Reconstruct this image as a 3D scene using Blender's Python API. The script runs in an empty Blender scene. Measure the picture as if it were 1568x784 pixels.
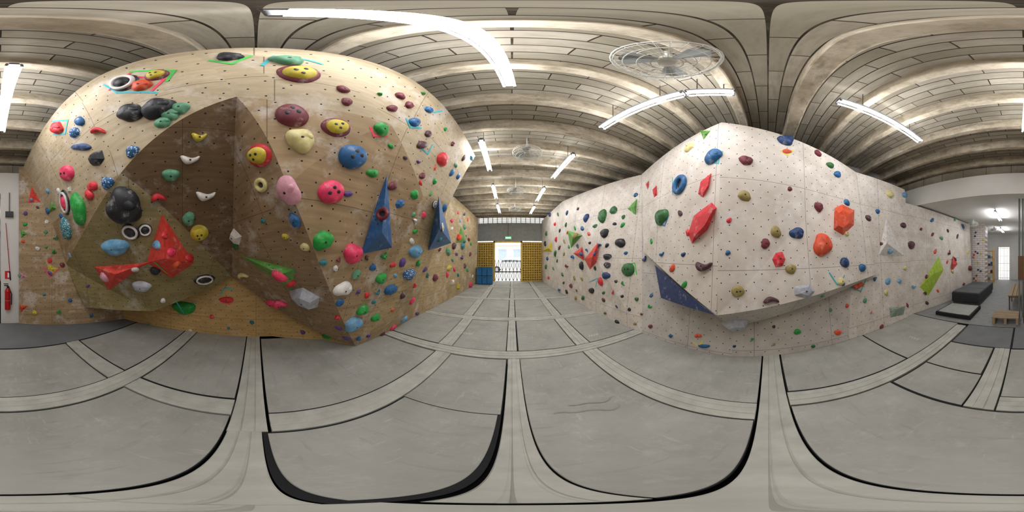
import bpy, math, random
from mathutils import Vector, Matrix
from mathutils.bvhtree import BVHTree
random.seed(7)
EYE=1.6
W,H=1568.0,784.0
sc=bpy.context.scene
try:
    sc.view_settings.view_transform='Standard'
    sc.view_settings.look='None'
    sc.view_settings.exposure=0.2
except Exception: pass
COL=sc.collection

# ------------------------------------------------------------ materials
def lin(h):
    if isinstance(h,str):
        h=h.lstrip('#'); c=[int(h[i:i+2],16)/255 for i in (0,2,4)]
    else: c=h
    return tuple((x/12.92 if x<=0.04045 else ((x+0.055)/1.055)**2.4) for x in c)+(1.0,)
MATS={}
class NT:
    def __init__(s,name):
        s.m=bpy.data.materials.new(name); s.m.use_nodes=True
        s.t=s.m.node_tree; s.n=s.t.nodes; s.l=s.t.links
        s.b=s.n['Principled BSDF']
    def node(s,ty,**kw):
        x=s.n.new(ty)
        for k,v in kw.items(): setattr(x,k,v)
        return x
    def link(s,a,b): s.l.new(a,b)
    def math(s,op,a,b=None,c=None):
        x=s.n.new('ShaderNodeMath'); x.operation=op
        for i,v in enumerate((a,b,c)):
            if v is None: continue
            if isinstance(v,(int,float)): x.inputs[i].default_value=v
            else: s.l.new(v,x.inputs[i])
        return x.outputs[0]
    def vmath(s,op,a,b=None):
        x=s.n.new('ShaderNodeVectorMath'); x.operation=op
        s.l.new(a,x.inputs[0])
        if b is not None:
            if isinstance(b,tuple): x.inputs[1].default_value=b
            else: s.l.new(b,x.inputs[1])
        return x.outputs['Value'] if op=='LENGTH' else x.outputs[0]
    def mix(s,f,a,b):
        x=s.n.new('ShaderNodeMix'); x.data_type='RGBA'
        for sock,v in ((x.inputs[0],f),(x.inputs[6],a),(x.inputs[7],b)):
            if isinstance(v,(int,float,tuple)): sock.default_value=v
            else: s.l.new(v,sock)
        return x.outputs[2]
    def noise(s,vec,scale,detail=4,rough=.55):
        x=s.n.new('ShaderNodeTexNoise'); x.inputs['Scale'].default_value=scale
        x.inputs['Detail'].default_value=detail; x.inputs['Roughness'].default_value=rough
        if vec is not None: s.l.new(vec,x.inputs['Vector'])
        return x.outputs['Fac']
    def ramp(s,f,lo,hi):
        x=s.n.new('ShaderNodeMapRange'); x.inputs[1].default_value=lo; x.inputs[2].default_value=hi
        s.l.new(f,x.inputs[0]); return x.outputs[0]
    def coord(s,k='Object'): return s.n.new('ShaderNodeTexCoord').outputs[k]

def plain(name,col,rough=.6,metal=0,var=.12,scale=6,spec=.4):
    if name in MATS: return MATS[name]
    t=NT(name); c=lin(col)
    f=t.ramp(t.noise(t.coord(),scale),.3,.7)
    d=tuple(x*(1-var) for x in c[:3])+(1,); e=tuple(min(1,x*(1+var)) for x in c[:3])+(1,)
    t.link(t.mix(f,d,e),t.b.inputs['Base Color'])
    t.b.inputs['Roughness'].default_value=rough; t.b.inputs['Metallic'].default_value=metal
    t.b.inputs['Specular IOR Level'].default_value=spec
    MATS[name]=t.m; return t.m
def emis(name,col,st):
    if name in MATS: return MATS[name]
    t=NT(name); t.b.inputs['Base Color'].default_value=lin(col)
    t.b.inputs['Emission Color'].default_value=lin(col); t.b.inputs['Emission Strength'].default_value=st
    MATS[name]=t.m; return t.m
def wallmat(name,c1,c2,dirt,chalk=.5,grain=True,chalkcol='#d9d3cc',seams=True,hole=.2,chalklo=.56,ga=(3.0,22.0,1.0),chs=2.3):
    if name in MATS: return MATS[name]
    t=NT(name); uv=t.coord('UV'); ob=t.coord('Object')
    if grain:
        wv=t.node('ShaderNodeTexNoise'); wv.inputs['Scale'].default_value=.9; wv.inputs['Detail'].default_value=1; t.link(uv,wv.inputs['Vector'])
        uw=t.vmath('ADD',uv,t.vmath('MULTIPLY',wv.outputs['Color'],(.5,.35,0.0)))
        n=t.noise(t.vmath('MULTIPLY',uw,ga),1.0,6,.6)
        warp=t.noise(t.vmath('MULTIPLY',uv,(1.0,3.0,1.0)),1.2,2)
        n=t.math('ADD',t.math('MULTIPLY',n,.75),t.math('MULTIPLY',warp,.25))
    else:
        n=t.noise(uv,3.5,6,.6)
    base=t.mix(t.ramp(n,.35,.65),lin(c1),lin(c2))
    d=t.ramp(t.noise(ob,1.1,5,.65),.45,.75)
    base=t.mix(t.math('MULTIPLY',d,.55),base,lin(dirt))
    ch=t.ramp(t.noise(ob,chs,9,.72),chalklo,chalklo+.13)
    base=t.mix(t.math('MULTIPLY',ch,chalk),base,lin(chalkcol))
    if seams:
        s=t.vmath('FRACTION',t.vmath('MULTIPLY',uv,(1/1.22,1/1.22,1.0)))
        s=t.vmath('ABSOLUTE',t.vmath('SUBTRACT',s,(.5,.5,0)))
        sep=t.node('ShaderNodeSeparateXYZ'); t.link(s,sep.inputs[0])
        mx=t.math('MAXIMUM',sep.outputs[0],sep.outputs[1])
        base=t.mix(t.math('MULTIPLY',t.math('GREATER_THAN',mx,.4972),.65),base,lin('#44362a'))
    def grid(off):
        q=t.vmath('ADD',t.vmath('MULTIPLY',uv,(1/hole,1/hole,0.0)),off)
        q=t.vmath('SUBTRACT',t.vmath('FRACTION',q),(.5,.5,0))
        return t.vmath('LENGTH',q)
    m=t.math('MINIMUM',grid((.25,.25,0)),grid((.75,.75,0)))
    base=t.mix(t.math('LESS_THAN',m,.0078/hole),base,lin('#15100c'))
    t.link(base,t.b.inputs['Base Color'])
    t.b.inputs['Roughness'].default_value=.62; t.b.inputs['Specular IOR Level'].default_value=.3
    MATS[name]=t.m; return t.m
M_wood=wallmat('wood_panel_light','#b09f82','#c9b898','#918066',.6,chalklo=.51)
M_wood3=wallmat('wood_panel_grained','#8f785a','#b49a76','#766044',.55,chalklo=.52,ga=(1.0,13,1))
M_wood2=wallmat('wood_panel_gold','#a08a64','#c3ad84','#806a4a',.5,chalklo=.52)
M_kick=wallmat('wood_panel_kick','#b4935e','#d0af76','#8c7046',.35,chalklo=.56)
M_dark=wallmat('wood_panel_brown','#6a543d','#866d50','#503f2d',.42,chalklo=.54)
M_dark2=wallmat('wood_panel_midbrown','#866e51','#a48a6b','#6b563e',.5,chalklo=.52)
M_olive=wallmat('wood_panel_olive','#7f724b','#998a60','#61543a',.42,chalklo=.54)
M_white=wallmat('white_panel','#d2c8bc','#e3dbd0','#b2a698',.5,grain=False,chalkcol='#f3f0ec',chalklo=.53)
M_white_shaded=wallmat('white_panel_shaded','#bfbab2','#d2ccc4','#9f9a92',.4,grain=False,chalkcol='#e8e6e3')  # greyer copy of white_panel: shade under and behind the prow put into the colour

def holdmat(col):
    k='hold_'+str(col)
    if k in MATS: return MATS[k]
    speck=col.startswith('s'); base=PAL[col[1:]] if speck else PAL[col]
    t=NT(k); c=lin(base); ob=t.coord()
    f=t.ramp(t.noise(ob,14,5,.6),.35,.7)
    cc=t.mix(f,tuple(x*.8 for x in c[:3])+(1,),tuple(min(1,x*1.15+.01) for x in c[:3])+(1,))
    ch=t.ramp(t.noise(ob,9,8,.7),.56,.75)
    cc=t.mix(t.math('MULTIPLY',ch,.55),cc,lin('#e4e0dc'))
    if speck:
        v=t.node('ShaderNodeTexVoronoi'); v.inputs['Scale'].default_value=38; t.link(ob,v.inputs['Vector'])
        cc=t.mix(t.math('LESS_THAN',v.outputs['Distance'],.33),cc,lin('#cfdbe6'))
    t.link(cc,t.b.inputs['Base Color']); t.b.inputs['Roughness'].default_value=.5
    bp=t.node('ShaderNodeBump'); bp.inputs['Strength'].default_value=.25; bp.inputs['Distance'].default_value=.004
    t.link(t.noise(ob,60,3),bp.inputs['Height']); t.link(bp.outputs[0],t.b.inputs['Normal'])
    MATS[k]=t.m; return t.m
PAL=dict(red='#dd2f3a',pink='#ee3a66',lpink='#e2a2b2',maroon='#742633',dmar='#553038',orange='#e2542e',blue='#1f6298',lblue='#6aa3c8',
 dblue='#1d3f73',navy='#22335c',green='#1f9f3e',dgreen='#2f6b35',mint='#5c9c78',lime='#a9c93a',yellow='#d3c03a',cream='#ddd08f',tan='#9c8c4e',
 black='#1e1f24',grey='#8d8f98',lgrey='#b4b8c2',white='#e4e0da',purple='#5d3f86',vred='#de4439',vblue='#2a5f95',vgreen='#63a64a',
 teal='#2f7f86',gym='#8fa090',dotwhite='#efefef',brown='#6b5236')

# ------------------------------------------------------------ mesh helpers
class Acc:
    def __init__(s): s.v=[];s.f=[];s.m=[];s.sm=[];s.mats=[]
    def add(s,vs,fs,mat,smooth=False):
        o=len(s.v); s.v+= [tuple(v) for v in vs]
        if mat not in s.mats: s.mats.append(mat)
        mi=s.mats.index(mat)
        for f in fs: s.f.append(tuple(i+o for i in f)); s.m.append(mi); s.sm.append(smooth)
    def box(s,x0,x1,y0,y1,z0,z1,mat,b=0):
        if b<=0:
            vs=[(x0,y0,z0),(x1,y0,z0),(x1,y1,z0),(x0,y1,z0),(x0,y0,z1),(x1,y0,z1),(x1,y1,z1),(x0,y1,z1)]
            fs=[(0,3,2,1),(4,5,6,7),(0,1,5,4),(1,2,6,5),(2,3,7,6),(3,0,4,7)]
        else:
            vs=[(x0,y0,z0),(x1,y0,z0),(x1,y1,z0),(x0,y1,z0),(x0,y0,z1-b),(x1,y0,z1-b),(x1,y1,z1-b),(x0,y1,z1-b),
                (x0+b,y0+b,z1),(x1-b,y0+b,z1),(x1-b,y1-b,z1),(x0+b,y1-b,z1)]
            fs=[(0,3,2,1),(8,9,10,11)]
            for i in range(4):
                j=(i+1)%4; fs+=[(i,j,4+j,4+i),(4+i,4+j,8+j,8+i)]
        s.add(vs,fs,mat)
    def tube(s,p,q,r,mat,n=10,r2=None,cap=True):
        p=Vector(p);q=Vector(q); d=(q-p).normalized(); r2=r if r2 is None else r2
        a=d.orthogonal().normalized(); b=d.cross(a); vs=[]
        for c,rr in((p,r),(q,r2)):
            for i in range(n):
                t=2*math.pi*i/n; vs.append(c+(a*math.cos(t)+b*math.sin(t))*rr)
        fs=[(i,(i+1)%n,n+(i+1)%n,n+i) for i in range(n)]
        s.add(vs,fs,mat,True)
        if cap: s.add(vs[:n],[tuple(range(n))[::-1]],mat); s.add(vs[n:],[tuple(range(n))],mat)
    def torus(s,c,R,r,mat,n=32,m=6,M=None):
        vs=[];fs=[]
        for i in range(n):
            a=2*math.pi*i/n
            for j in range(m):
                b=2*math.pi*j/m; p=Vector(((R+r*math.cos(b))*math.cos(a),(R+r*math.cos(b))*math.sin(a),r*math.sin(b)))
                if M: p=M@p
                vs.append(p+Vector(c)); fs.append((i*m+j,((i+1)%n)*m+j,((i+1)%n)*m+(j+1)%m,i*m+(j+1)%m))
        s.add(vs,fs,mat,True)
    def obj(s,name,origin=None):
        if not s.v: return None
        me=bpy.data.meshes.new(name)
        if origin is not None:
            o=Vector(origin); vs=[tuple(Vector(v)-o) for v in s.v]
        else: vs=s.v
        me.from_pydata(vs,[],s.f)
        for m in s.mats: me.materials.append(m)
        me.polygons.foreach_set('material_index',s.m); me.polygons.foreach_set('use_smooth',s.sm)
        me.update()
        ob=bpy.data.objects.new(name,me); COL.objects.link(ob)
        if origin is not None: ob.location=origin
        return ob

def ray(px,py):
    az=(px/W-.5)*2*math.pi; el=(.5-py/H)*math.pi
    return Vector((math.sin(az)*math.cos(el),math.cos(az)*math.cos(el),math.sin(el)))
O=Vector((0,0,EYE))

# ------------------------------------------------------------ climbing walls (eye-relative coordinates)
BV_v=[];BV_f=[]
def wall(name,faces,thick=None):
    a=Acc(); uvs=[]
    for pts,mat in faces:
        P=[Vector(p) for p in pts]
        n=Vector((0,0,0))
        for i in range(len(P)): n+=(P[i]).cross(P[(i+1)%len(P)])
        n.normalize(); c=sum(P,Vector())/len(P)
        if n.dot(-c)<0: n=-n; P=P[::-1]
        u=Vector((0,0,1)).cross(n).normalized(); v=n.cross(u)
        Pw=[p+O for p in P]
        tris=[]
        for i in range(1,len(P)-1): tris.append((0,i,i+1))
        a.add(Pw,tris,mat)
        o=len(BV_v); BV_v.extend(Pw); BV_f.extend([tuple(i+o for i in t) for t in tris])
        for t in tris:
            for i in t: uvs.append((P[i].dot(u),P[i].dot(v)))
    ob=a.obj(name)
    uvl=ob.data.uv_layers.new(name='UVMap')
    for i,uv in enumerate(uvs): uvl.data[i].uv=uv
    return ob
def onp(px,py,s=1.0):  # on main overhanging plane  X=-.66-.39*(2.2-z)
    d=ray(px,py)
    k=(.66+.39*2.2)/(-d.x+.39*d.z); return d*k*s
T0=Vector((-.52,-3.6,2.2));T2=Vector((-.66,-.29,2.2));T5=Vector((-.70,3.05,2.2))
A=onp(362,148); L1=onp(185,265,.93); K=Vector((-1.13,-3.40,.72)); L2=Vector((-1.42,-3.33,-.19))
LM=onp(115,160,.97)
L3=Vector((-1.7,-2.94,-1.10)); L4=Vector((-2.15,-1.56,-.93)); C=Vector((-2.82,-.42,-.36))
D=Vector((-2.50,.71,-1.14)); B=Vector((-2.13,1.49,-1.6))
N1=onp(470,165,.97); N2=onp(598,190,.95); N3=onp(648,300,.97); NR=onp(440,285,.91)
E1=Vector((-1.13,2.80,1.02)); E2=Vector((-1.62,2.35,-.45))
Gt=Vector((-2.05,3.9,2.2)); Gb=Vector((-2.3,3.25,-1.6))
K1=Vector((-2.72,-2.86,-1.6));K2=Vector((-2.97,-1.2,-1.6));K3=Vector((-2.97,.3,-1.6));K4=Vector((-2.6,1.15,-1.6))
def up(v,z): return Vector((v.x,v.y,z))
wall('bouldering_wall_overhang',[
 ([T2,A,LM],M_wood),([A,L1,LM],M_wood),([T2,LM,T0],M_wood),([LM,L1,K],M_wood),([LM,K,T0],M_wood),([L1,L2,K],M_wood3),
 ([T2,T5,N2],M_wood),([T2,N2,N1],M_wood),([A,T2,N1],M_wood),([T5,N3,N2],M_wood),([T5,E1,N3],M_wood),([E1,E2,N3],M_wood2),
 ([A,N1,NR],M_wood3),([N1,N2,NR],M_wood3),([NR,N2,B],M_wood3),([N2,N3,B],M_wood3),([N3,E2,B],M_wood2),
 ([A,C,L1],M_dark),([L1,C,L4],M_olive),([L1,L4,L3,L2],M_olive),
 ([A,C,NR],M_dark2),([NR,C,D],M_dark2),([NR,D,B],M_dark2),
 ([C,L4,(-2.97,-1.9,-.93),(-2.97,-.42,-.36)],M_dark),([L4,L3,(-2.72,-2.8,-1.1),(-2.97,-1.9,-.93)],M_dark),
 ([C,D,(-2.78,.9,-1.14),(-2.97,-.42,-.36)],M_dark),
 ([E2,B,Gb],M_wood2),([E1,E2,Gb],M_wood2),([E1,Gb,Gt],M_wood2),([T5,E1,Gt],M_wood2),
 ([Gb,Gt,(-1.95,9.3,2.2),(-2.05,9.3,-1.6)],M_wood2),
])
wall('bouldering_wall_kickboard',[
 ([K1,K2,up(K2,.3),up(K1,.3)],M_kick),([K2,K3,up(K3,-.1),up(K2,-.1)],M_kick),
 ([K3,K4,up(K4,-.95),up(K3,-.1)],M_kick),([K4,B,up(B,-1.55),up(K4,-.95)],M_kick),
 ([(-.42,-3.62,-1.6),K1,up(K1,2.2),(-.42,-3.62,2.2)],M_wood3),
])
AP=Vector((1.97,.575,2.2));TIP=Vector((1.81,.59,-.725));ML=Vector((2.37,2.27,.09))
R1t=Vector((2.75,2.70,2.1));R1b=Vector((2.26,2.2,-1.6));MR=Vector((2.56,-2.0,-.37));TR=Vector((2.78,-1.66,1.83))
QT=Vector((2.85,-3.17,1.84));Qb=Vector((2.71,-3.4,-1.6)); WK=(2.2,.5,-1.05)
wall('bouldering_wall_prow',[
 ([R1t,AP,TIP,ML],M_white),([AP,TR,MR,TIP],M_white),
 ([TIP,ML,WK],M_white_shaded),([TIP,WK,MR],M_white_shaded)])
wall('bouldering_wall_white',[
 ([(1.9,10.2,-1.6),(1.87,10.2,2.25),(1.97,6.2,2.25),R1t,R1b],M_white),
 ([R1b,R1t,(2.75,.5,1.9),(2.2,.5,-1.6)],M_white_shaded),
 ([(2.2,.5,-1.6),(2.75,.5,1.9),TR,(2.5,-1.35,-1.6)],M_white_shaded),
 ([(2.5,-1.35,-1.6),TR,QT,Qb],M_white),
 ([Qb,(2.85,-3.17,1.45),(2.42,-7,1.45),(2.3,-7,-1.6)],M_white)])
BVH=BVHTree.FromPolygons([tuple(v) for v in BV_v],BV_f)
def hit(px,py):
    d=ray(px,py); loc,n,i,dist=BVH.ray_cast(O,d)
    if loc is None: return None
    if n.dot(d)>0: n=-n
    return loc,n,dist
def planehit(px,py,loc,n):
    d=ray(px,py); den=d.dot(n)
    if abs(den)<.06: return None
    return O+d*((loc-O).dot(n)/den)

# ------------------------------------------------------------ holds
def dome(sx,sy,sz,seed,amp=.12,nr=6,ns=22,cx=0,cy=0,cz=0,flat=False):
    r=random.Random(seed); p=[r.uniform(0,6.28) for _ in range(5)]
    sk=r.uniform(-.2,.2)*(amp*6); sk2=r.uniform(-.2,.2)*(amp*6)
    vs=[];fs=[]
    for i in range(nr):
        a=(i/nr)*math.pi/2; rr=math.cos(a)**.8 if not flat else 1-.42*i; z=math.sin(a)
        if flat: z=(0,.85)[min(i,1)]
        for j in range(ns):
            th=2*math.pi*j/ns
            f=1+amp*(.6*math.sin(2*th+p[0])+.55*math.sin(3*th+p[1])+.25*math.sin(5*th+p[2]))
            bz=1+amp*.9*math.sin(3*th+p[3])*rr
            vs.append((cx+sx*(rr*f*math.cos(th)+sk*z*.4),cy+sy*(rr*f*math.sin(th)+sk2*z*.4),cz+sz*z*bz))
    vs.append((cx+sx*sk*.4,cy+sy*sk2*.4,cz+sz)); top=len(vs)-1
    for i in range(nr-1):
        for j in range(ns):
            k=(j+1)%ns; fs.append((i*ns+j,i*ns+k,(i+1)*ns+k,(i+1)*ns+j))
    for j in range(ns): fs.append(((nr-1)*ns+j,(nr-1)*ns+(j+1)%ns,top))
    return vs,fs
def banana(sx,sy,seed,n=14,m=10):
    r=random.Random(seed); vs=[];fs=[]; mn=min(sx,sy); sg=r.choice((-1,1))
    for i in range(n+1):
        t=-1+2*i/n; cx=sx*.82*t; cy=sg*sy*(.35-.8*t*t)*.8
        rad=mn*.55*math.sqrt(max(0.03,1-t**4))*(1-.25*math.sin(t*3+r.random()*.1))
        for j in range(m):
            b=2*math.pi*j/m
            vs.append((cx,cy+rad*math.cos(b),rad*.7+rad*1.0*math.sin(b)))
    for i in range(n):
        for j in range(m):
            k=(j+1)%m; fs.append((i*m+j,i*m+k,(i+1)*m+k,(i+1)*m+j))
    fs.append(tuple(range(m))); fs.append(tuple(n*m+j for j in range(m))[::-1])
    return vs,fs
def torusv(R1,R2,r,z,n=26,m=8):
    vs=[];fs=[]
    for i in range(n):
        a=2*math.pi*i/n
        for j in range(m):
            b=2*math.pi*j/m
            vs.append(((R1+r*math.cos(b))*math.cos(a),(R2+r*math.cos(b))*math.sin(a),z+r*math.sin(b)*.9))
            fs.append((i*m+j,((i+1)%n)*m+j,((i+1)%n)*m+(j+1)%m,i*m+(j+1)%m))
    return vs,fs
small=Acc(); NB=holdmat('black')
NAMES=dict(b='climbing_hold',j='jug_climbing_hold',p='pocket_climbing_hold',e='eye_climbing_hold',c='dome_climbing_hold',g='angular_climbing_hold',o='ring_climbing_hold')
def hold(px,py,w,h,col,kind='b',rot=0,col2=None,force_small=False):
    ht=hit(px,py)
    if ht is None: return
    loc,n,dist=ht
    l=planehit(px-w/2,py,loc,n);r=planehit(px+w/2,py,loc,n);u=planehit(px,py-h/2,loc,n);d=planehit(px,py+h/2,loc,n)
    k=math.pi/H*dist; el=(.5-py/H)*math.pi
    fw=w*k*math.cos(el)/2; fh=h*k/2
    if l is None or r is None or u is None or d is None: sx,sy=fw,fh; X=Vector((0,0,1)).cross(n).normalized()
    else:
        a=(r-l)/2;b=(u-d)/2; sx=min(a.length,1.5*fw); sy=min(b.length,1.5*fh); X=a.normalized()
    X=(X-n*X.dot(n)).normalized(); Y=n.cross(X)
    if force_small: sx*=.9; sy*=.9
    if rot:
        c,s=math.cos(math.radians(rot)),math.sin(math.radians(rot)); X,Y=X*c+Y*s,Y*c-X*s
    Mx=Matrix((X,Y,n)).transposed(); seed=int(px*131+py*17)
    mn=min(sx,sy); big=(w*h>=330) and not force_small
    acc=Acc() if big else small
    ns=24 if big else 12; nr=7 if big else 4
    def put(vf,mat,smooth=True):
        acc.add([loc+Mx@Vector(v) for v in vf[0]],vf[1],mat,smooth)
    m=holdmat(col); bolt=max(.006,min(.012,mn*.16))
    if kind=='b':
        sz=mn*.7
        put(dome(sx,sy,sz,seed,.13,nr,ns),m)
        put(dome(bolt,bolt,bolt*.3,1,0,2,8,cz=sz*.985),NB)
        if big:
            put(dome(sx*.45,sy*.35,sz*.35,seed+3,.1,4,14,cx=sx*.35,cy=sy*.2,cz=sz*.6),m)
    elif kind=='g':
        rr=random.Random(seed); put(dome(sx*1.05,sy*1.05,mn*.7,seed,.16,2,rr.choice((4,5,6)),flat=True),m,False)
        put(dome(bolt,bolt,bolt*.3,1,0,2,8,cz=mn*.7),NB)
    elif kind=='j':
        put(banana(sx,sy,seed),m)
        put(dome(bolt,bolt,bolt*.4,1,0,2,8,cz=mn*.92,cy=0),NB)
    elif kind=='p':
        sz=mn*.6; put(dome(sx,sy,sz,seed,.04,nr,ns),m)
        for q in ((-.33,-.05),(.3,.05),(0,.38)) if w>38 else ((-.25,0),(.25,.05)):
            zz=sz*math.sqrt(1-q[0]**2-q[1]**2)
            put(dome(sx*.15,sy*.17,mn*.05,seed,.05,3,12,cx=sx*q[0],cy=sy*q[1],cz=zz*1.0),NB)
    elif kind=='e':
        put(dome(sx,sy,mn*.22,seed,.03,4,ns),NB)
        put(torusv(sx*.72,sy*.72,mn*.15,mn*.22),holdmat(col2 or 'white'))
        put(dome(sx*.55,sy*.55,mn*.5,seed,.02,6,ns),m)
    elif kind=='c':
        put(dome(sx,sy,mn*.3,seed,.03,4,ns),m)
        put(dome(sx*.74,sy*.74,mn*.4,seed+1,.05,6,ns,cz=mn*.2),holdmat(col2 or 'yellow'))
        for q in ((-.22,.05),(.2,.12),(0,-.3)):
            put(dome(sx*.11,sy*.13,mn*.04,1,0,3,10,cx=sx*q[0],cy=sy*q[1],cz=mn*(.2+.4*math.sqrt(1-(q[0]/.74)**2-(q[1]/.74)**2))),NB)
    elif kind=='o':
        put(torusv(sx*.7,sy*.7,mn*.32,mn*.2),m)
        put(dome(sx*.4,sy*.4,mn*.12,seed,0,3,14),NB)
    if big: acc.obj(NAMES[kind],origin=loc)
VOLT=[]
def volume(base,apexpx,hgt,col,name='pyramid_climbing_volume',top=None):
    cx=sum(p[0] for p in base)/len(base);cy=sum(p[1] for p in base)/len(base)
    ht=hit(cx,cy)
    if not ht: return
    loc,n,_=ht; P=[]
    for p in base:
        q=planehit(p[0],p[1],loc-n*.01,n); 
        if q is None: return
        P.append(q)
    a=Acc(); m=holdmat(col); N=len(P)
    if isinstance(apexpx,tuple):
        ap=planehit(apexpx[0],apexpx[1],loc+n*hgt,n)
        a.add(P+[ap],[(i,(i+1)%N,N) for i in range(N)],m)
        a.add(P,[tuple(range(N))],m)
        VOLT.append((P+[ap],[(i,(i+1)%N,N) for i in range(N)]))
    else:
        Q=[planehit(p[0],p[1],loc+n*hgt,n) for p in apexpx]
        a.add(P+Q,[(i,(i+1)%N,N+(i+1)%N,N+i) for i in range(N)]+[tuple(range(N,2*N))],m)
    for i in range(N):
        if isinstance(apexpx,tuple):
            A_,B_,C_=P[i],P[(i+1)%N],ap
            fn=(B_-A_).cross(C_-A_).normalized()
            c=(A_+B_+C_)/3
            if fn.dot(O-c)<0: fn=-fn
            X=(B_-A_).normalized();Y=fn.cross(X); Mx=Matrix((X,Y,fn)).transposed()
            for s in (.0,.35):
                cc=c.lerp(ap,s)
                vf=dome(.009,.009,.002,1,0,2,8); a.add([cc+Mx@Vector(v) for v in vf[0]],vf[1],NB,True)
    a.obj(name,origin=loc)

# volumes left
volume([(248,326),(298,403),(262,427),(224,402)],(252,396),.30,'vred')
volume([(143,408),(229,401),(166,446)],(176,420),.16,'vred')
volume([(593,264),(601,380),(551,391)],(585,356),.20,'vblue')
volume([(672,300),(691,372),(655,385)],(674,350),.2,'vblue')
volume([(366,390),(453,412),(448,446)],(430,420),.14,'vgreen','wedge_climbing_volume')
volume([(48,284),(64,310),(42,312)],(50,302),.08,'vred')
volume([(78,306),(88,320),(72,328)],(80,317),.08,'vgreen')
volume([(706,345),(714,372),(698,372)],(707,363),.14,'vgreen')
volume([(29,466),(44,468),(31,480)],(34,471),.06,'orange')
volume([(30,350),(44,358),(32,366)],(35,358),.06,'vgreen')
volume([(30,415),(44,425),(31,428)],(35,422),.06,'lpink')
volume([(70,402),(90,412),(78,424)],(79,412),.06,'yellow')
# volumes right
volume([(960,320),(976,303),(974,331)],(971,316),.10,'vgreen')
volume([(868,352),(893,360),(874,381)],(877,363),.16,'vgreen')
volume([(916,371),(914,402),(903,414),(894,397)],(907,394),.14,'vred')
volume([(877,388),(892,377),(895,400)],(888,388),.14,'vred')
volume([(829,385),(845,370),(846,386)],(840,380),.18,'yellow')
volume([(1071,200),(1090,199),(1077,216)],(1079,205),.05,'vgreen')
volume([(1357,333),(1386,393),(1343,395)],(1358,372),.16,'white')
volume([(1438,391),(1446,413),(1421,455),(1407,441)],(1428,420),.14,'lime','wedge_climbing_volume')
volume([(1459,390),(1467,404),(1456,418)],(1459,405),.1,'vred')
volume([(1360,470),(1388,468),(1385,483),(1362,488)],(1372,474),.07,'gym','wedge_climbing_volume')
volume([(1068,298),(1072,278),(1090,264),(1086,286),(1076,304)],[(1074,292),(1076,280),(1086,271),(1084,284),(1077,295)],.05,'red','angular_climbing_volume')
volume([(1053,358),(1062,330),(1090,309),(1098,318),(1084,352),(1059,374)],[(1061,355),(1068,333),(1088,318),(1091,322),(1079,345),(1063,362)],.10,'red','angular_climbing_volume')
volume([(1277,318),(1290,312),(1309,322),(1308,345),(1291,361),(1276,352)],[(1284,326),(1291,322),(1301,328),(1300,341),(1291,349),(1284,345)],.11,'orange','angular_climbing_volume')
volume([(988,282),(994,275),(992,292)],(991,283),.05,'red'); volume([(998,290),(1006,282),(1007,300),(1001,304)],(1003,294),.05,'red')
for vv,ff in VOLT:
    o=len(BV_v); BV_v.extend(vv); BV_f.extend([tuple(i+o for i in t) for t in ff])
BVH=BVHTree.FromPolygons([tuple(v) for v in BV_v],BV_f)
a=Acc(); bm=holdmat('navy')
def dp(px,py,d): return O+ray(px,py)*d
q=[dp(1003,406,2.98),dp(1094,482,2.02),dp(1012,456,2.72),dp(1078,470,2.55),dp(1010,420,3.3)]
a.add(q,[(0,1,2),(1,3,2),(0,2,4),(1,0,4),(3,1,4),(2,3,4)],bm); a.obj('triangular_climbing_volume')

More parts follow.
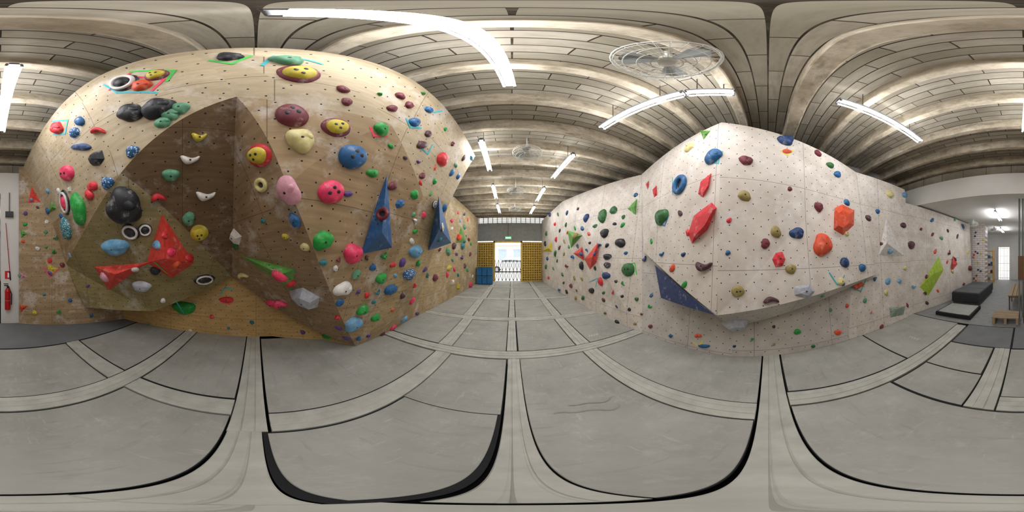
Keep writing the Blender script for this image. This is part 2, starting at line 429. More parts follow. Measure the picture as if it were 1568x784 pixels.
HL=[ # left wall
(88,196,24,18,'red','b'),(123,186,18,14,'blue','b'),(115,203,18,16,'sblue','b'),(152,201,26,13,'red','j'),(124,225,36,11,'dblue','b'),
(148,243,26,24,'black','g'),(103,265,28,25,'pink','p'),(203,232,20,18,'sblue','b'),(165,280,19,19,'sblue','b'),(190,127,42,24,'black','e'),
(218,131,30,15,'orange','b'),(240,115,36,16,'maroon','c'),(200,173,38,26,'black','b'),(243,166,48,30,'black','b'),(277,166,30,16,'mint','b'),(262,176,30,16,'mint','b'),(250,188,26,16,'mint','b'),
(100,310,19,38,'pink','e'),(122,320,23,48,'green','b'),(103,350,18,30,'steal','b'),(142,285,18,14,'red','b'),(137,298,16,16,'red','b'),
(190,316,54,52,'black','b'),(262,268,26,20,'mint','b'),(305,209,28,18,'yellow','j'),(291,243,36,18,'white','j'),(315,298,36,18,'white','j'),
(243,302,28,16,'red','j'),(289,335,20,20,'mint','b'),(305,357,28,25,'yellow','c'),(200,355,28,24,'black','e'),(222,352,22,20,'black','e'),(176,378,42,22,'lblue','b'),
(217,438,30,13,'lgrey','b'),(313,428,32,15,'black','e'),(282,471,34,20,'green','b'),(347,459,22,10,'red','b'),(238,414,16,14,'black','b'),(240,375,14,14,'lblue','b'),(290,395,14,14,'red','b'),
(262,386,13,13,'pink','b'),(270,405,13,11,'orange','b'),(160,424,15,11,'lpink','b'),(207,412,13,8,'white','b'),(252,360,10,11,'red','b'),
(352,87,42,12,'black','b'),(440,93,50,14,'mint','b'),(458,113,68,26,'maroon','c'),(525,137,19,11,'maroon','b'),(531,156,17,12,'maroon','b'),
(447,177,52,34,'maroon','p'),(460,215,46,34,'cream','b'),(515,195,46,28,'maroon','c'),(397,238,37,36,'red','c'),(540,240,42,38,'blue','p'),
(583,198,20,20,'green','b'),(600,166,16,10,'maroon','b'),(612,147,14,10,'maroon','b'),(626,161,14,10,'maroon','b'),(656,168,14,10,'blue','b'),(634,187,18,14,'blue','b'),
(646,222,20,12,'dmar','b'),(655,205,12,10,'dmar','b'),(570,265,18,13,'green','b'),(601,285,14,13,'maroon','b'),(442,292,33,46,'lpink','b'),(507,294,40,36,'pink','p'),(533,297,14,9,'purple','b'),
(401,283,20,22,'cream','o'),(452,338,16,22,'blue','b'),(587,328,20,20,'maroon','o'),(494,368,29,30,'green','b'),(540,388,27,29,'pink','b'),
(362,362,18,22,'white','g'),(361,376,10,10,'dgreen','b'),(467,378,13,12,'cream','b'),(437,362,10,9,'yellow','b'),(428,421,24,18,'pink','b'),(446,434,12,10,'red','b'),(416,464,14,10,'pink','b'),(431,464,18,13,'pink','j'),
(468,455,38,28,'lgrey','g'),(373,421,18,9,'cream','j'),(495,402,12,10,'teal','b'),(525,442,26,20,'white','b'),(541,496,26,17,'lblue','b'),(555,474,16,14,'green','b'),
(583,426,16,14,'green','b'),(575,486,12,10,'green','b'),(500,514,14,8,'green','b'),(520,463,12,10,'blue','b'),(598,443,18,14,'blue','b'),(545,420,12,14,'mint','b'),
(676,244,20,20,'red','b'),(612,312,14,14,'blue','g'),(634,298,12,14,'green','b'),(636,385,20,18,'lblue','b'),(626,420,18,16,'sblue','b'),(665,313,10,12,'white','e'),(680,318,8,12,'blue','b'),
(676,348,12,14,'cream','e'),(702,304,12,16,'lblue','b'),
# right
(1093,240,22,20,'blue','b'),(1142,246,21,14,'maroon','b'),(1203,215,24,14,'dblue','b'),(1042,283,19,30,'blue','o'),(1014,332,20,24,'dgreen','b'),
(1140,300,20,16,'tan','b'),(1188,355,16,18,'tan','b'),(1220,357,24,16,'dblue','b'),(1259,375,27,34,'orange','b'),(1253,317,14,14,'maroon','b'),
(1172,373,14,16,'maroon','b'),(1193,397,20,24,'red','g'),(1211,412,16,16,'tan','b'),(1079,407,28,20,'dmar','j'),(1130,446,20,18,'tan','p'),(1181,460,30,14,'dmar','j'),
(1232,446,36,20,'lgrey','g'),(1127,495,40,22,'lgrey','g'),(1310,436,30,18,'orange','g'),(1293,402,13,16,'dblue','b'),(1320,410,10,13,'blue','b'),(1288,431,12,12,'cream','b'),(1290,434,8,8,'blue','b'),
(1252,235,9,9,'maroon','b'),(1271,253,10,9,'dgreen','b'),(1282,267,11,9,'blue','b'),(1056,226,12,12,'cream','b'),(1205,232,16,6,'orange','b'),
(950,372,16,14,'black','b'),(926,357,13,13,'black','b'),(923,331,12,20,'dgreen','b'),(940,322,10,12,'dgreen','b'),(962,413,20,20,'dgreen','p'),(930,393,12,10,'black','b'),(930,406,11,9,'black','b'),
(898,334,8,12,'dblue','b'),(928,422,14,10,'dblue','b'),(920,431,8,14,'red','b'),(906,445,12,8,'black','b'),(891,407,9,12,'black','b'),
(1362,297,10,12,'cream','b'),(1395,375,12,12,'dmar','b'),(1383,345,10,8,'dmar','b'),(1283,509,12,8,'orange','b'),(1221,508,12,8,'green','b'),(1069,514,12,6,'orange','b'),(1078,530,18,6,'blue','b'),
]
for t in HL: hold(*t)
tape=Acc()
TM=dict(cy=plain('tape_cyan','#46b7c4',.7),gr=plain('tape_green','#4cd05a',.7),pk=plain('tape_pink','#ef4a68',.7),ye=plain('tape_yellow','#e8e04a',.7),bl=plain('tape_blue','#3a7fc8',.7))
def tp(c,*pts,w=.022):
    for i in range(len(pts)-1):
        h0=hit(*pts[i]);h1=hit(*pts[i+1])
        if not h0 or not h1: continue
        p,n,_=h0;q,_,_=h1
        if (q-p).length>1.2: continue
        s=(q-p).normalized().cross(n)*w/2; o=n*.004; e=(q-p).normalized()*w/2
        tape.add([p+o-s-e,q+o-s+e,q+o+s+e,p+o+s-e],[(0,1,2,3)],TM[c])
tp('cy',(80,186),(104,184),(100,205),(82,206));tp('pk',(168,138),(200,112));tp('gr',(200,110),(268,108),(256,124));tp('pk',(212,118),(252,122),(232,140));tp('cy',(160,130),(180,142),(240,142))
tp('gr',(322,93),(355,98),(384,86));tp('cy',(402,100),(420,86),(470,92),(492,98));tp('pk',(567,196),(572,208),(592,208));tp('cy',(622,182),(628,195),(644,196));tp('cy',(640,222),(655,236),(662,222))
tp('cy',(650,165),(664,172),(676,170));tp('cy',(1083,248),(1100,250),(1106,232));tp('cy',(1070,197),(1090,198));tp('cy',(1190,208),(1214,210));tp('ye',(1196,232),(1206,238),(1214,230));tp('cy',(1030,296),(1030,272))
tp('gr',(955,405),(972,403),(975,420));tp('cy',(902,432),(915,426),(912,440));tp('cy',(338,450),(345,440),(357,444));tp('pk',(338,462),(352,466));tp('cy',(270,462),(283,482),(298,462));tp('gr',(238,402),(256,418))
tp('pk',(66,408),(76,424),(92,410));tp('cy',(1270,418),(1282,436),(1292,424));tp('bl',(1005,340),(1018,346),(1024,330));tp('gr',(500,520),(530,508));tp('cy',(1300,440),(1318,446),(1326,428));tp('ye',(1062,524),(1070,530),(1076,522))
tp('cy',(514,440),(528,432),(538,446));tp('pk',(430,410),(448,428));tp('cy',(1455,398),(1468,394))
tape.obj('marking_tape')
used=[(t[0],t[1]) for t in HL]
def scatter(n,x0,x1,y0,y1,pal,smin,smax,cond=None,md=11):
    r=random.Random(int(x0*7+y0)); k=0;tries=0
    while k<n and tries<n*30:
        tries+=1; x=r.uniform(x0,x1);y=r.uniform(y0,y1)
        if cond and not cond(x,y): continue
        if any((x-u)**2+(y-v)**2<(md+ (6 if i<len(HL) else 0))**2 for i,(u,v) in enumerate(used)): continue
        if not hit(x,y): continue
        used.append((x,y)); s=r.uniform(smin,smax)
        hold(x,y,s,s*r.uniform(.7,1.1),r.choice(pal),r.choice('bbbjgb'),r.uniform(-60,60),force_small=True); k+=1
pl=['maroon','blue','green','yellow','pink','white','lblue','orange','teal','dmar','mint','purple','red']
scatter(38,620,722,240,440,pl,7,12,md=10)
scatter(24,510,640,390,520,pl,7,12,md=14)
scatter(16,690,731,325,435,pl,4,8,md=7)
scatter(7,580,700,130,250,['maroon','blue','dmar','green'],7,11,md=20)
scatter(20,34,110,240,420,pl,6,10,md=13)
scatter(7,30,170,420,485,pl,6,10,md=20)
scatter(5,370,500,330,500,pl,7,10,md=34)
scatter(6,210,500,440,512,pl,6,10,md=28)
scatter(2,380,560,300,350,pl,7,10,md=34)
pr=['dblue','red','dgreen','black','maroon','tan','dmar','blue','green','orange','black','dgreen']
scatter(56,835,960,320,460,pr,4.5,8.5,md=11)
scatter(12,940,1060,290,470,pr,7,11,md=22)
scatter(9,910,1000,445,515,pr,5,8,md=17)
scatter(9,1000,1300,500,535,pr,5,8,md=26)
scatter(7,1110,1330,230,440,['maroon','tan','blue','dmar','cream','red'],7,11,md=34)
scatter(11,1330,1400,290,480,['maroon','tan','blue','dmar','lblue','cream'],6,11,md=17)
scatter(20,1400,1486,330,465,['maroon','cream','blue','dmar','mint','orange'],5,9,md=12)
scatter(6,1250,1360,450,505,['maroon','blue','cream','orange','mint'],5,8,md=20)
small.obj('small_climbing_holds')

# ------------------------------------------------------------ room shell
t=NT('ceiling_boards'); ob=t.coord()
br=t.node('ShaderNodeTexBrick'); t.link(ob,br.inputs['Vector'])
br.inputs['Scale'].default_value=1; br.inputs['Brick Width'].default_value=.62; br.inputs['Row Height'].default_value=.125
br.inputs['Mortar Size'].default_value=.006; br.inputs['Color1'].default_value=lin('#97907f'); br.inputs['Color2'].default_value=lin('#b8b0a1'); br.inputs['Mortar'].default_value=lin('#39342d')
st=t.noise(t.vmath('MULTIPLY',ob,(3,14,1)),1.6,7,.65)
c=t.mix(t.math('MULTIPLY',t.ramp(st,.45,.7),.4),br.outputs['Color'],lin('#7c7364'))
c=t.mix(t.math('MULTIPLY',t.ramp(t.noise(ob,1.6,6,.65),.5,.68),.4),c,lin('#877d6f'))
t.link(c,t.b.inputs['Base Color']); t.b.inputs['Roughness'].default_value=1; t.b.inputs['Specular IOR Level'].default_value=0; M_ceil=t.m
t=NT('weathered_beam'); ob=t.coord()
st=t.noise(ob,6,7,.7)
c=t.mix(t.ramp(st,.38,.62),lin('#aca08b'),lin('#cabfaa'))
c=t.mix(t.math('MULTIPLY',t.ramp(t.noise(t.vmath('MULTIPLY',ob,(1,2.5,2.5)),3.2,7,.7),.52,.64),.6),c,lin('#827663'))
t.link(c,t.b.inputs['Base Color']); t.b.inputs['Roughness'].default_value=1; t.b.inputs['Specular IOR Level'].default_value=0; M_beam=t.m
M_plaster=plain('grey_plaster','#a6a5a2',.9,var=.08,scale=2)
M_wp=plain('white_plaster','#dfddd8',.9,var=.04,scale=2)
M_dk=plain('dark_underlay','#101113',.95)
ZC=EYE+2.66; ZB=EYE+2.44
a=Acc(); a.box(-3.4,3.8,-4.0,10.6,ZC,ZC+.1,M_ceil); a.obj('ceiling')
a=Acc()
def beam(y,w,zb,seed):
    r=random.Random(seed); n=24; vs=[];fs=[]
    for k in range(n+1):
        x=-3.4+7.2*k/n; dy=r.uniform(-.010,.010); dz=r.uniform(-.010,.010); dw=r.uniform(-.006,.006)
        for (oy,oz) in ((-w/2,ZC-zb+.01),(-w/2,.012),(-w/2+.012,0),(w/2-.012,0),(w/2,.012),(w/2,ZC-zb+.01)):
            vs.append((x,y+oy+dy+(dw if oy>0 else -dw),zb+oz+(dz if oz<.05 else 0)))
    for k in range(n):
        for j in range(5): fs.append((k*6+j,k*6+j+1,(k+1)*6+j+1,(k+1)*6+j))
    a.add(vs,fs,M_beam)
ys=[-3.84+.7*i for i in range(21)]
for i,yy in enumerate(ys):
    heavy=abs(yy+.34)<.05
    beam(yy,.18 if heavy else .105,ZB-(.07 if heavy else 0),i)
a.obj('ceiling_beams')
a=Acc(); a.box(-3.4,3.8,-11.2,10.6,-.22,-.12,M_dk); a.obj('floor')
a=Acc(); a.box(-3.5,-3.4,-4,10.6,-.12,ZC,M_plaster); a.obj('wall_left')
a=Acc(); a.box(3.8,3.9,-11.2,10.6,-.12,ZC,M_plaster); a.obj('wall_right')
FY=10.3
M_fac=plain('grey_fascia','#a3a6a2',.8)
a=Acc(); 
a.box(-3.4,-2.45,FY,FY+.15,-.12,ZC,M_fac); a.box(2.1,3.8,FY,FY+.15,-.12,ZC,M_fac)
a.box(-2.45,2.1,FY,FY+.15,2.62,ZC-.55,M_fac); a.box(-2.45,2.1,FY,FY+.15,ZC-.12,ZC,M_fac)
for k in range(16): a.box(-2.45+k*.3,-2.41+k*.3,FY+.02,FY+.1,ZC-.55,ZC-.12,M_fac)
for k in range(6): a.box(-2.45,2.1,FY+.03,FY+.08,ZC-.53+k*.07,ZC-.50+k*.07,M_fac)
a.box(-2.45,2.1,FY-.05,FY+.02,2.55,2.68,M_fac)
a.obj('wall_front')
M_yel=plain('yellow_breeze_block','#ecca6a',.8)
a=Acc()
a.box(-1.18,-1.08,FY-.04,FY+.15,0,2.55,M_yel);a.box(.55,.65,FY-.04,FY+.15,0,2.55,M_yel); a.box(-1.18,.65,FY-.04,FY+.15,2.45,2.55,M_yel); a.obj('door_2')
def screen(x0,x1,z0,z1):
    a=Acc(); s=.15; x=x0
    while x<=x1+.001: a.box(x-.018,x+.018,FY+.0,FY+.1,z0,z1,M_yel); x+=s
    z=z0
    while z<=z1+.001: a.box(x0,x1,FY+.005,FY+.095,z-.018,z+.018,M_yel); z+=s
    a.box(x0,x1,FY+.1,FY+.12,z0,z1,plain('screen_backing','#b8a052',.8))
    a.obj('breeze_block_screen')
screen(-2.45,-1.18,0,2.5); screen(.66,2.1,0,2.5)
M_met=plain('gate_metal','#6f6a60',.45,.6)
a=Acc(); z0,z1=.02,1.35; n=7; x0,x1=-1.08,.55; s=(x1-x0)/n
for k in range(n):
    xa=x0+k*s; xb=xa+s
    for (p,q) in ((z0,z1*.5),(z1*.5,z1)):
        a.tube((xa,FY-.04,p),(xb,FY-.04,q),.013,M_met,6); a.tube((xa,FY-.02,q),(xb,FY-.02,p),.013,M_met,6)
for k in range(n+1): a.tube((x0+k*s,FY-.03,z0),(x0+k*s,FY-.03,z1),.015,M_met,6)
a.obj('scissor_gate')
a=Acc(); a.box(-.45,-.02,FY-.12,FY-.07,2.64,2.84,plain('sign_frame','#dfe6df',.5)); a.box(-.42,-.05,FY-.125,FY-.12,2.67,2.81,emis('exit_green','#1fae62',1.2)); 
for k in range(4): a.box(-.38+k*.08,-.33+k*.08,FY-.128,FY-.124,2.70,2.78,emis('exit_white','#ffffff',1.2))
a.tube((-.24,FY-.1,2.84),(-.24,FY-.1,ZC),.01,M_met,6); a.obj('exit_sign')
M_lock=plain('locker_blue','#2b6fa5',.5); M_lock2=plain('locker_dark','#1b486d',.6)
a=Acc()
for c in range(3):
    for r in range(2):
        x=-1.95+c*.29; z=.04+r*.47; a.box(x,x+.28,8.9,9.28,z,z+.46,M_lock2); a.box(x+.012,x+.268,8.885,8.9,z+.012,z+.448,M_lock)
        a.box(x+.2,x+.215,8.87,8.886,z+.2,z+.27,M_met)
        for k in range(3): a.box(x+.06,x+.2,8.88,8.886,z+.36+k*.02,z+.367+k*.02,M_lock2)
a.box(-1.95,-1.09,8.9,9.28,0,.04,M_lock2); a.obj('storage_locker')
a=Acc(); a.box(-14,14,10.6,26,-.2,-.05,plain('street_asphalt','#b4b3b0',.9)); a.obj('street_ground')
a=Acc(); fm=plain('shophouse_facade','#e8e4da',.8); fd=plain('facade_dark','#9eabb3',.4)
a.box(-14,14,24,24.3,-.05,9,fm)
for k in range(12): a.box(-13+k*2.2,-11.8+k*2.2,23.95,24,1.0,2.6,fd); a.box(-13+k*2.2,-11.8+k*2.2,23.95,24,4.2,6,fd)
a.box(-14,14,23.2,24,3.1,3.3,plain('awning','#c8c0b4',.7)); a.obj('shophouse_facade')
M_fan0=plain('wheel_rim','#a0a2a4',.4,.6)
def car(cx,cy,colr):
    a=Acc(); m=plain('car_paint',colr,.3,.1); g=plain('car_glass','#4b555c',.15); ty=plain('car_tyre','#151515',.8); wl=emis('car_lamp','#fff8e8',.6)
    prof=[(-2.1,.35),(-2.1,.85),(-1.9,.98),(-1.0,1.05),(-.45,1.48),(1.1,1.5),(1.75,1.1),(2.1,1.0),(2.15,.35)]
    L=[(cx+y,cy-.85+(.17 if z>1.2 else 0),z) for y,z in prof]; R=[(cx+y,cy+.85-(.17 if z>1.2 else 0),z) for y,z in prof]
    n=len(prof); a.add(L+R,[(i,(i+1)%n,n+(i+1)%n,n+i) for i in range(n)]+[tuple(range(n)),tuple(range(n,2*n))[::-1]],m)
    a.add([(cx-.9,cy-.862,1.07),(cx+1.55,cy-.862,1.08),(cx+1.1,cy-.69,1.44),(cx-.4,cy-.69,1.42)],[(0,1,2,3)],g)
    a.box(cx+.25,cx+.3,cy-.87,cy-.68,1.06,1.45,m)
    for xx in (-1.3,1.35):
        for s in (-1,1): a.tube((cx+xx,cy+s*.88,.31),(cx+xx,cy+s*.66,.31),.32,ty,18); a.tube((cx+xx,cy+s*.89,.31),(cx+xx,cy+s*.87,.31),.19,M_fan0,14)
    for s in (-1,1): a.box(cx-2.13,cx-2.05,cy+s*.68-.13,cy+s*.68+.13,.72,.86,wl)
    a.tube((cx-.8,cy-.85,1.1),(cx-.75,cy-1.0,1.15),.06,m,8)
    ob=a.obj('parked_car'); ob.location.z=-.05
car(-.2,17.0,'#d7d9da')

# back part
a=Acc(); a.box(-.45,3.8,-4.05,-3.72,EYE+1.5,EYE+2.08,M_wp); a.obj('lintel_beam')
a=Acc(); a.box(-3.4,3.8,-4.05,-3.95,EYE+2.08,ZC,M_ceil); a.box(-3.4,-.45,-4.05,-3.95,-.12,EYE+2.08,M_plaster); a.obj('wall_back_upper')
a=Acc(); a.box(-.45,-.02,-4.05,-3.7,-.12,EYE+1.5,M_wp,.0); a.obj('white_column')
a=Acc(); a.box(-.45,3.8,-11.1,-4.05,EYE+1.5,EYE+1.6,M_wp)
a.obj('ceiling_back_room')
a=Acc(); a.box(-.15,-.05,-11,-4.05,-.12,EYE+1.5,M_wp); a.obj('wall_back_room_left')
a=Acc(); 
a.box(-.05,.95,-11.1,-11,-.12,EYE+1.5,M_wp);a.box(1.75,3.8,-11.1,-11,-.12,EYE+1.5,M_wp);a.box(.95,1.75,-11.1,-11,2.2,EYE+1.5,M_wp); a.obj('wall_back')
a=Acc()
for k in range(7): a.tube((.98+k*.125,-10.95,.0),(.98+k*.125,-10.95,2.2),.012,M_met,6)
for k in range(5): a.tube((.95,-10.95,.1+k*.5),(1.75,-10.95,.1+k*.5),.012,M_met,6)
a.box(.9,.96,-11.02,-10.92,0,2.25,M_wp);a.box(1.74,1.8,-11.02,-10.92,0,2.25,M_wp); a.obj('door_1')
a=Acc(); a.box(-8,8,-15.2,-15,-.1,3,fm); a.box(-8,8,-15,-11.2,-.2,-.05,plain('street_asphalt','#b4b3b0')); a.obj('rear_yard_wall')
t=NT('painted_brick'); ob=t.coord('Object'); mp=t.node('ShaderNodeMapping'); mp.inputs['Rotation'].default_value=(math.pi/2,0,0); t.link(ob,mp.inputs[0])
br=t.node('ShaderNodeTexBrick'); t.link(mp.outputs[0],br.inputs['Vector']); br.inputs['Scale'].default_value=1; br.inputs['Brick Width'].default_value=.25; br.inputs['Row Height'].default_value=.1
br.inputs['Mortar Size'].default_value=.006; br.inputs['Color1'].default_value=lin('#dcd4cc'); br.inputs['Color2'].default_value=lin('#cfc6be'); br.inputs['Mortar'].default_value=lin('#8e7f78')
t.link(br.outputs['Color'],t.b.inputs['Base Color']); M_brick=t.m
a=Acc(); a.box(1.75,2.5,-7.7,-7.2,-.12,EYE+1.5,M_brick)
r=random.Random(3)
for k in range(16):
    vf=dome(.05,.05,.04,k,.15,3,10); cx=r.uniform(1.82,2.35); cz=r.uniform(.3,2.9)
    a.add([(cx+v[0],-7.2+v[2],cz+v[1]) for v in vf[0]],vf[1],holdmat(r.choice(['red','maroon','yellow','dblue','orange'])),True)
a.obj('brick_pillar')
M_ys=plain('rack_wood','#c79a4e',.6)
a=Acc(); RX=1.78
for x in (RX,RX+.5):
    for yy in (-9.6,-9.2): a.box(x-.02,x+.02,yy-.02,yy+.02,-.0,2.0,M_ys)
for k in range(5): a.box(RX-.02,RX+.52,-9.62,-9.18,.15+k*.43,.18+k*.43,M_ys)
for k in range(4):
    for j in range(3): a.box(RX+.04+j*.15,RX+.15+j*.15,-9.5,-9.25,.18+k*.43,.18+k*.43+.12+.05*((j+k)%3),[holdmat('white'),holdmat('maroon'),holdmat('blue'),holdmat('tan')][(j*3+k)%4],.01)
a.obj('storage_shelf')
bp_=plain('black_pad','#2c2d30',.7)
a=Acc(); a.box(1.35,2.25,-7.0,-4.75,.12,.42,bp_,.02); a.box(1.38,2.22,-6.97,-4.78,.0,.12,plain('platform_base','#4b4843',.7))
for k in range(3): a.box(1.36,2.24,-6.95+k*.73,-6.25+k*.73,.415,.45,plain('grey_pad_top','#55585a',.7),.015)
a.obj('padded_platform')
a=Acc(); a.box(1.25,2.2,-4.6,-3.65,.0,.10,plain('mat_black_trim','#1a1b1d',.8),.01); a.box(1.3,2.15,-4.55,-3.7,.09,.115,plain('grey_pad_light','#a5a7a2',.7),.01); a.obj('landing_mat')
a=Acc(); bw=plain('bench_wood','#8b7658',.7)
for k in range(3): a.box(.1+k*.12,.21+k*.12,-6.6,-4.6,.42,.46,bw,.005)
for yy in (-6.5,-5.6,-4.7):
    for x in (.12,.4): a.box(x,x+.04,yy-.02,yy+.02,0,.42,M_met)
    a.box(.12,.44,yy-.02,yy+.02,.38,.42,M_met)
a.obj('wooden_bench')
a=Acc(); pw=plain('pallet_wood','#a08a6c',.7)
for k in range(5): a.box(.12,.72,-4.02+k*.1,-3.94+k*.1,.16,.18,pw)
for k in range(3): a.box(.12+k*.26,.18+k*.26,-4.02,-3.54,0,.16,pw)
a.obj('wooden_step')
a=Acc(); 
for x in (.03,.12): a.tube((x,-4.1,0),(x,-4.1,EYE+1.5),.022,plain('pipe_grey','#777a78',.5),10)
a.box(.0,.15,-4.13,-4.07,1.0,1.6,plain('board_brown','#6e4f33',.6)); a.obj('service_pipes')
rd=plain('extinguisher_red','#b3151b',.3); bk=plain('extinguisher_black','#18181a',.5)
ex=-.17; ey=-3.6
a=Acc(); a.tube((ex,ey,.38),(ex,ey,.82),.065,rd,18); a.tube((ex,ey,.82),(ex,ey,.88),.065,rd,18,.03); a.tube((ex,ey,.88),(ex,ey,.94),.018,bk,10)
a.box(ex-.015,ex+.08,ey-.012,ey+.012,.93,.95,bk); a.box(ex-.015,ex+.09,ey-.012,ey+.012,.97,.985,bk); a.tube((ex-.02,ey+.0,.92),(ex-.085,ey+.02,.75),.01,bk,8); a.tube((ex-.085,ey+.02,.75),(ex-.08,ey+.03,.5),.012,bk,8)
a.torus((ex,ey,.6),.067,.004,plain('steel_band','#c8c8c8',.3,.8),20,6); a.box(ex-.05,ex+.05,ey-.1,ey-.06,.5,.8,bk); a.obj('fire_extinguisher')
a=Acc(); a.box(ex-.06,ex+.06,-3.7,-3.69,1.08,1.26,plain('sign_red','#c8202a',.5)); a.box(ex-.04,ex+.0,-3.69,-3.688,1.11,1.22,plain('sign_white','#eeeeee')); a.obj('fire_extinguisher_sign')
a=Acc(); a.tube((-.22,-3.68,1.25),(-.13,-3.66,2.35),.008,rd,8); a.tube((-.22,-3.68,1.25),(-.235,-3.68,1.05),.016,bk,8); a.torus((-.18,-3.67,1.75),.014,.003,bk,12,6); a.obj('red_pole')
a=Acc(); a.box(-.3,-.12,-3.7,-3.62,2.5,2.62,plain('bracket_dark','#3c3d3f')); a.tube((-.21,-3.66,2.62),(-.21,-3.66,3.1),.012,M_met,8); a.obj('wall_bracket_box')

# ------------------------------------------------------------ mats
t=NT('grey_mat'); ob=t.coord()
n1=t.ramp(t.noise(ob,1.3,6,.65),.3,.72); c=t.mix(n1,lin('#97978f'),lin('#b4b4ac'))
c=t.mix(t.math('MULTIPLY',t.ramp(t.noise(ob,4,9,.78),.53,.72),.45),c,lin('#cbcbc5'))
c=t.mix(t.math('MULTIPLY',t.ramp(t.noise(t.vmath('MULTIPLY',ob,(1,7,1)),2.5,4),.58,.72),.35),c,lin('#857f79'))
c=t.mix(t.math('MULTIPLY',t.ramp(t.noise(t.vmath('MULTIPLY',ob,(9,1.5,1)),2.2,6,.7),.6,.7),.35),c,lin('#d2d2cd'))
t.link(c,t.b.inputs['Base Color']); t.b.inputs['Roughness'].default_value=.7; t.b.inputs['Specular IOR Level'].default_value=.25
bp=t.node('ShaderNodeBump'); bp.inputs['Strength'].default_value=.5; bp.inputs['Distance'].default_value=.012; t.link(t.noise(ob,3.5,5),bp.inputs['Height']); t.link(bp.outputs[0],t.b.inputs['Normal'])
M_mat=t.m
M_strip=plain('mat_joint_strip','#b8b8ae',.75,var=.16,scale=5)
M_mdk=plain('dark_mat','#75787a',.8,var=.1,scale=3)
M_trim=plain('mat_black_trim','#1a1b1d',.8)
mr=random.Random(5)
def mat(x0,x1,y0,y1,m=None,gap=None):
    a=Acc(); 
    e=[mr.choice((0,.006,.012,.016)) for _ in range(4)] if gap is None else gap
    z=-mr.uniform(0,.01)
    a.box(x0,x1,y0,y1,-.12,z-.006,M_trim); a.box(x0+.002+e[0],x1-.002-e[1],y0+.002+e[2],y1-.002-e[3],z-.01,z,m or M_mat,.003)
    a.obj('gym_mat')
def strip(x0,x1,y0,y1):
    a=Acc(); off=mr.uniform(-.004,.004)
    if x1-x0>y1-y0:
        n=3; s=(y1-y0)/n; a.box(x0,x1,y0+off+.004,y1+off-.004,-.12,-.004,M_strip)
        for k in range(n): a.box(x0,x1,y0+off+k*s+.003,y0+off+(k+1)*s-.003,-.01,.004-.003*abs(k-1),M_strip,.004)
    else:
        n=3; s=(x1-x0)/n; a.box(x0+off+.004,x1+off-.004,y0,y1,-.12,-.004,M_strip)
        for k in range(n): a.box(x0+off+k*s+.003,x0+off+(k+1)*s-.003,y0,y1,-.01,.004-.003*abs(k-1),M_strip,.004)
    a.obj('mat_joint_cover')
bands=[(.085,2.19),(2.43,3.81),(4.05,5.81),(6.05,8.11),(8.35,10.2)]
for i,(y0,y1) in enumerate(bands):
    xo=[.0,-.08,-.15,-.1,-.1][i]
    cl=[-.98+xo,.02+(.0 if i==0 else -.02),1.14]
    hw=.12
    xl={0:-2.9}.get(i,-2.6); g=.006
    mat(xl,cl[0]-hw-g,y0,y1)
    if i==0:
        mat(cl[0]+hw+g,cl[1]-.09,y0-.05,y0+1.0,gap=(.014,.024,.024,.0)); mat(cl[0]+hw+g,cl[1]-.09,y0+1.006,y1)
    else: mat(cl[0]+hw+g,cl[1]-.08-g,y0,y1)
    mat(cl[1]+.08+g,cl[2]-hw-g,y0,y1,gap=(0,.006,.003,0) if i==0 else None); mat(cl[2]+hw+g,2.6,y0,y1)
    strip(cl[0]-hw,cl[0]+hw,y0,y1); strip(cl[1]-.08,cl[1]+.08,y0,y1); strip(cl[2]-hw,cl[2]+hw,y0,y1)
for y0 in (2.2,3.82,5.82,8.12): strip(-2.6,2.6,y0,y0+.22)
strip(-3.0,-.86,-.16,.07);strip(-.86,-.07,-.16,.03); strip(-.07,2.6,-.16,.07)
mat(-3.0,-1.32,-1.13,-.17); mat(-1.07,1.21,-1.13,-.17,gap=(.004,.004,.012,.003)); mat(.46,1.21,-1.75,-1.136); mat(1.45,2.9,-1.67,-.17); mat(1.45,2.9,-3.4,-1.68); mat(.46,1.21,-2.5,-1.76); mat(-1.07,.2,-2.5,-1.37); mat(-3.0,-1.32,-2.5,-1.37)
strip(-3.0,.2,-1.36,-1.14); strip(-1.31,-1.08,-1.13,-.17); strip(-1.31,-1.08,-2.5,-1.37); strip(.21,.45,-2.5,-1.14); strip(1.22,1.44,-3.3,-.17)
mat(-3.0,.2,-3.68,-2.51,M_mdk); mat(.2,1.2,-3.4,-2.51,M_mdk)
mat(.0,3.0,-11,-3.42,plain('back_floor','#8b8c8a',.7))
# painted marks / stains on the mats
fl=Acc(); MW=plain('mark_white','#e6e6e0',.8); MS=plain('mark_stain','#989890',.8)
def fline(pts,mat_,w):
    P=[Vector((x,y,.0035)) for x,y in pts]; vs=[]
    for i in range(len(P)):
        d=(P[min(i+1,len(P)-1)]-P[max(i-1,0)]).normalized(); s=Vector((-d.y,d.x,0))*w/2; vs+=[P[i]-s,P[i]+s]
    fl.add(vs,[(2*i,2*i+2,2*i+3,2*i+1) for i in range(len(P)-1)],mat_)
def curve(cx,cy,rx,ry,n=60,ph=0,fr=5): return [(cx+rx*(t/n-.5)*2,cy+ry*math.sin(ph+t/n*fr)+ry*.4*math.sin(ph*2+t/n*fr*2.3)) for t in range(n+1)]
fline(curve(.52,1.02,.24,.05,ph=.6),MS,.02); fline(curve(.60,1.13,.18,.035,ph=1.9,fr=4),MS,.014)
for k,(x,y) in enumerate(((-.95,2.95),(1.35,2.62),(1.7,-2.3))):
    for j in range(4): fline([(x+j*.055,y),(x+j*.055+.03,y+.09),(x+j*.055+.045,y+.01)],MW,.008)
fl.obj('mat_paint_marks')

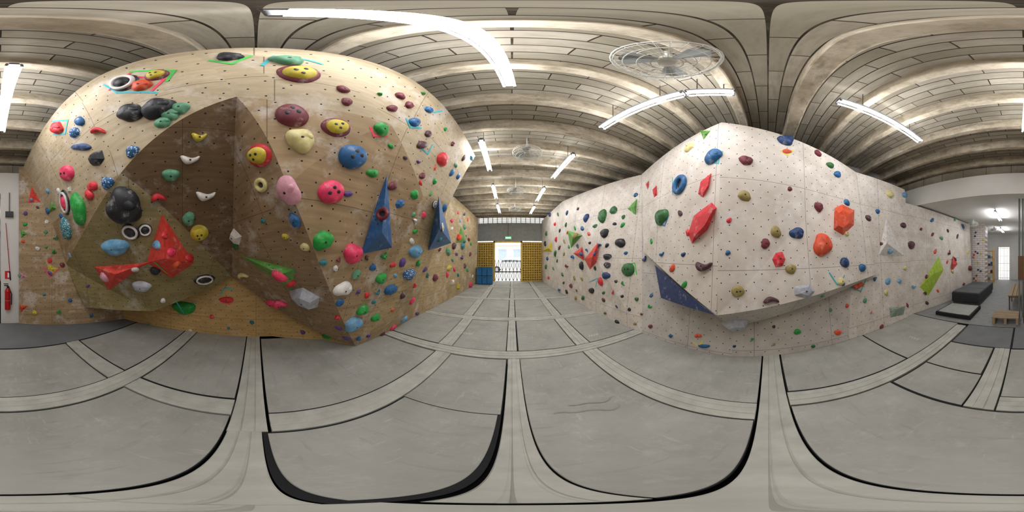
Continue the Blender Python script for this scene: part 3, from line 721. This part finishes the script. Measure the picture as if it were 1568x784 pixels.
# ------------------------------------------------------------ lights
TUBE=emis('fluorescent_tube','#f6f7fc',84)
M_fix=plain('fixture_grey','#6d6e70',.5,var=.03)
def lamp(x0,ya,x1,yb,z=EYE+2.17,zc=ZB):
    a=Acc(); p=Vector((x0,ya,z));q=Vector((x1,yb,z)); d=(q-p).normalized(); s=Vector((d.y,-d.x,0))
    for k in (-1,1):
        o=s*.042*k; a.tube(p+o,q+o,.0095,TUBE,6,cap=False)
        for e,dd in ((p,-1),(q,1)): a.tube(e+o,e+o+d*dd*.02,.012,M_fix,8); a.tube(e+o+d*dd*.015,e+o+d*dd*.015+Vector((0,0,.04)),.01,M_fix,6)
    P=[p-d*.02-s*.03,q+d*.02-s*.03,q+d*.02+s*.03,p-d*.02+s*.03]
    up_=Vector((0,0,1)); vs=[v+up_*.035 for v in P]+[v+up_*.085 for v in P]
    a.add(vs,[(0,3,2,1),(4,5,6,7),(0,1,5,4),(1,2,6,5),(2,3,7,6),(3,0,4,7)],M_fix)
    for e in (p-d*.015,q+d*.015): a.tube(e-s*.045+up_*.04,e+s*.045+up_*.04,.01,M_fix,6)
    for tt in (.2,.8):
        m=p.lerp(q,tt); a.tube(m+up_*.08,Vector((m.x,m.y,zc+.2 if zc>3.5 else zc)),.006,M_met,6)
    a.obj('fluorescent_light_fixture')
lamp(-.165,.03,-.02,1.27);lamp(1.14,1.85,1.23,.72);lamp(1.24,.66,1.36,.30);lamp(1.42,-.67,1.53,-2.06);lamp(-.08,-.93,-.02,-2.27)
lamp(-.48,2.52,-.51,3.72);lamp(1.12,2.85,1.04,4.05);lamp(-.55,4.7,-.57,5.85);lamp(.97,4.85,.94,6.1);lamp(-.6,6.7,-.6,8.0);lamp(.95,6.9,.92,8.1)
lamp(.9,-5.0,.9,-6.2,EYE+1.38,EYE+1.5);lamp(1.2,-8.2,1.2,-9.4,EYE+1.38,EYE+1.5)
M_fan=plain('fan_white','#d6d6ce',.5,.1)
def fan(x,y,z,zc,R=.27):
    a=Acc(); c=Vector((x,y,z))
    n=28
    for rr,zz in ((R,0),(R*.97,-.05),(R*.8,-.085),(R*.55,-.1),(R*.3,-.105),(R*.97,.05),(R*.6,.08)): a.torus(c+Vector((0,0,zz)),rr,.004 if rr<R else .009,M_fan,32,5)
    prof=[(R*.15,-.105),(R*.55,-.1),(R*.8,-.085),(R*.97,-.05),(R,0),(R*.97,.05),(R*.6,.08),(R*.2,.085)]
    for i in range(n):
        t=2*math.pi*i/n; u=Vector((math.cos(t),math.sin(t),0))
        for j in range(len(prof)-1):
            a.tube(c+u*prof[j][0]+Vector((0,0,prof[j][1])),c+u*prof[j+1][0]+Vector((0,0,prof[j+1][1])),.0019,M_fan,4,cap=False)
    vf=dome(R*.16,R*.16,.02,1,0,3,16); a.add([c+Vector((v[0],v[1],-.1-v[2])) for v in vf[0]],vf[1],M_fan,True)
    a.tube(c+Vector((0,0,-.03)),c+Vector((0,0,.12)),.055,M_fan,16,.045)
    a.tube(c+Vector((0,0,.12)),Vector((x,y,zc)),.015,M_fan,8)
    for i in range(3):
        t0=2*math.pi*i/3; vs=[]
        for k in range(7):
            t=t0+k*.13
            for rr in (.05,R*.88*(1-.03*abs(k-3))): vs.append(c+Vector((rr*math.cos(t),rr*math.sin(t),-.03+.01*k)))
        a.add(vs,[(2*k,2*k+1,2*k+3,2*k+2) for k in range(6)],plain('fan_blade','#9ea4a4',.4),True)
    a.obj('ceiling_fan')
fan(.70,.50,EYE+2.2,ZC,.29);fan(.28,3.0,EYE+2.2,ZC);fan(.12,5.2,EYE+2.2,ZC);fan(.12,7.4,EYE+2.2,ZC);fan(2.0,-6.2,EYE+1.3,EYE+1.5,.2);fan(1.4,-7.6,EYE+1.25,EYE+1.5,.2)

# ------------------------------------------------------------ world, camera
w=bpy.data.worlds.new('daylight'); sc.world=w; w.use_nodes=True
bg=w.node_tree.nodes['Background']; bg.inputs[0].default_value=(.95,.97,1,1); bg.inputs[1].default_value=3.2
cd=bpy.data.cameras.new('camera'); cam=bpy.data.objects.new('camera',cd); COL.objects.link(cam)
cam.location=O; cam.rotation_euler=(math.pi/2,0,0)
cd.type='PANO'
try: cd.cycles.panorama_type='EQUIRECTANGULAR'
except Exception: pass
try: cd.panorama_type='EQUIRECTANGULAR'
except Exception: pass
cd.clip_start=.01
sc.camera=cam
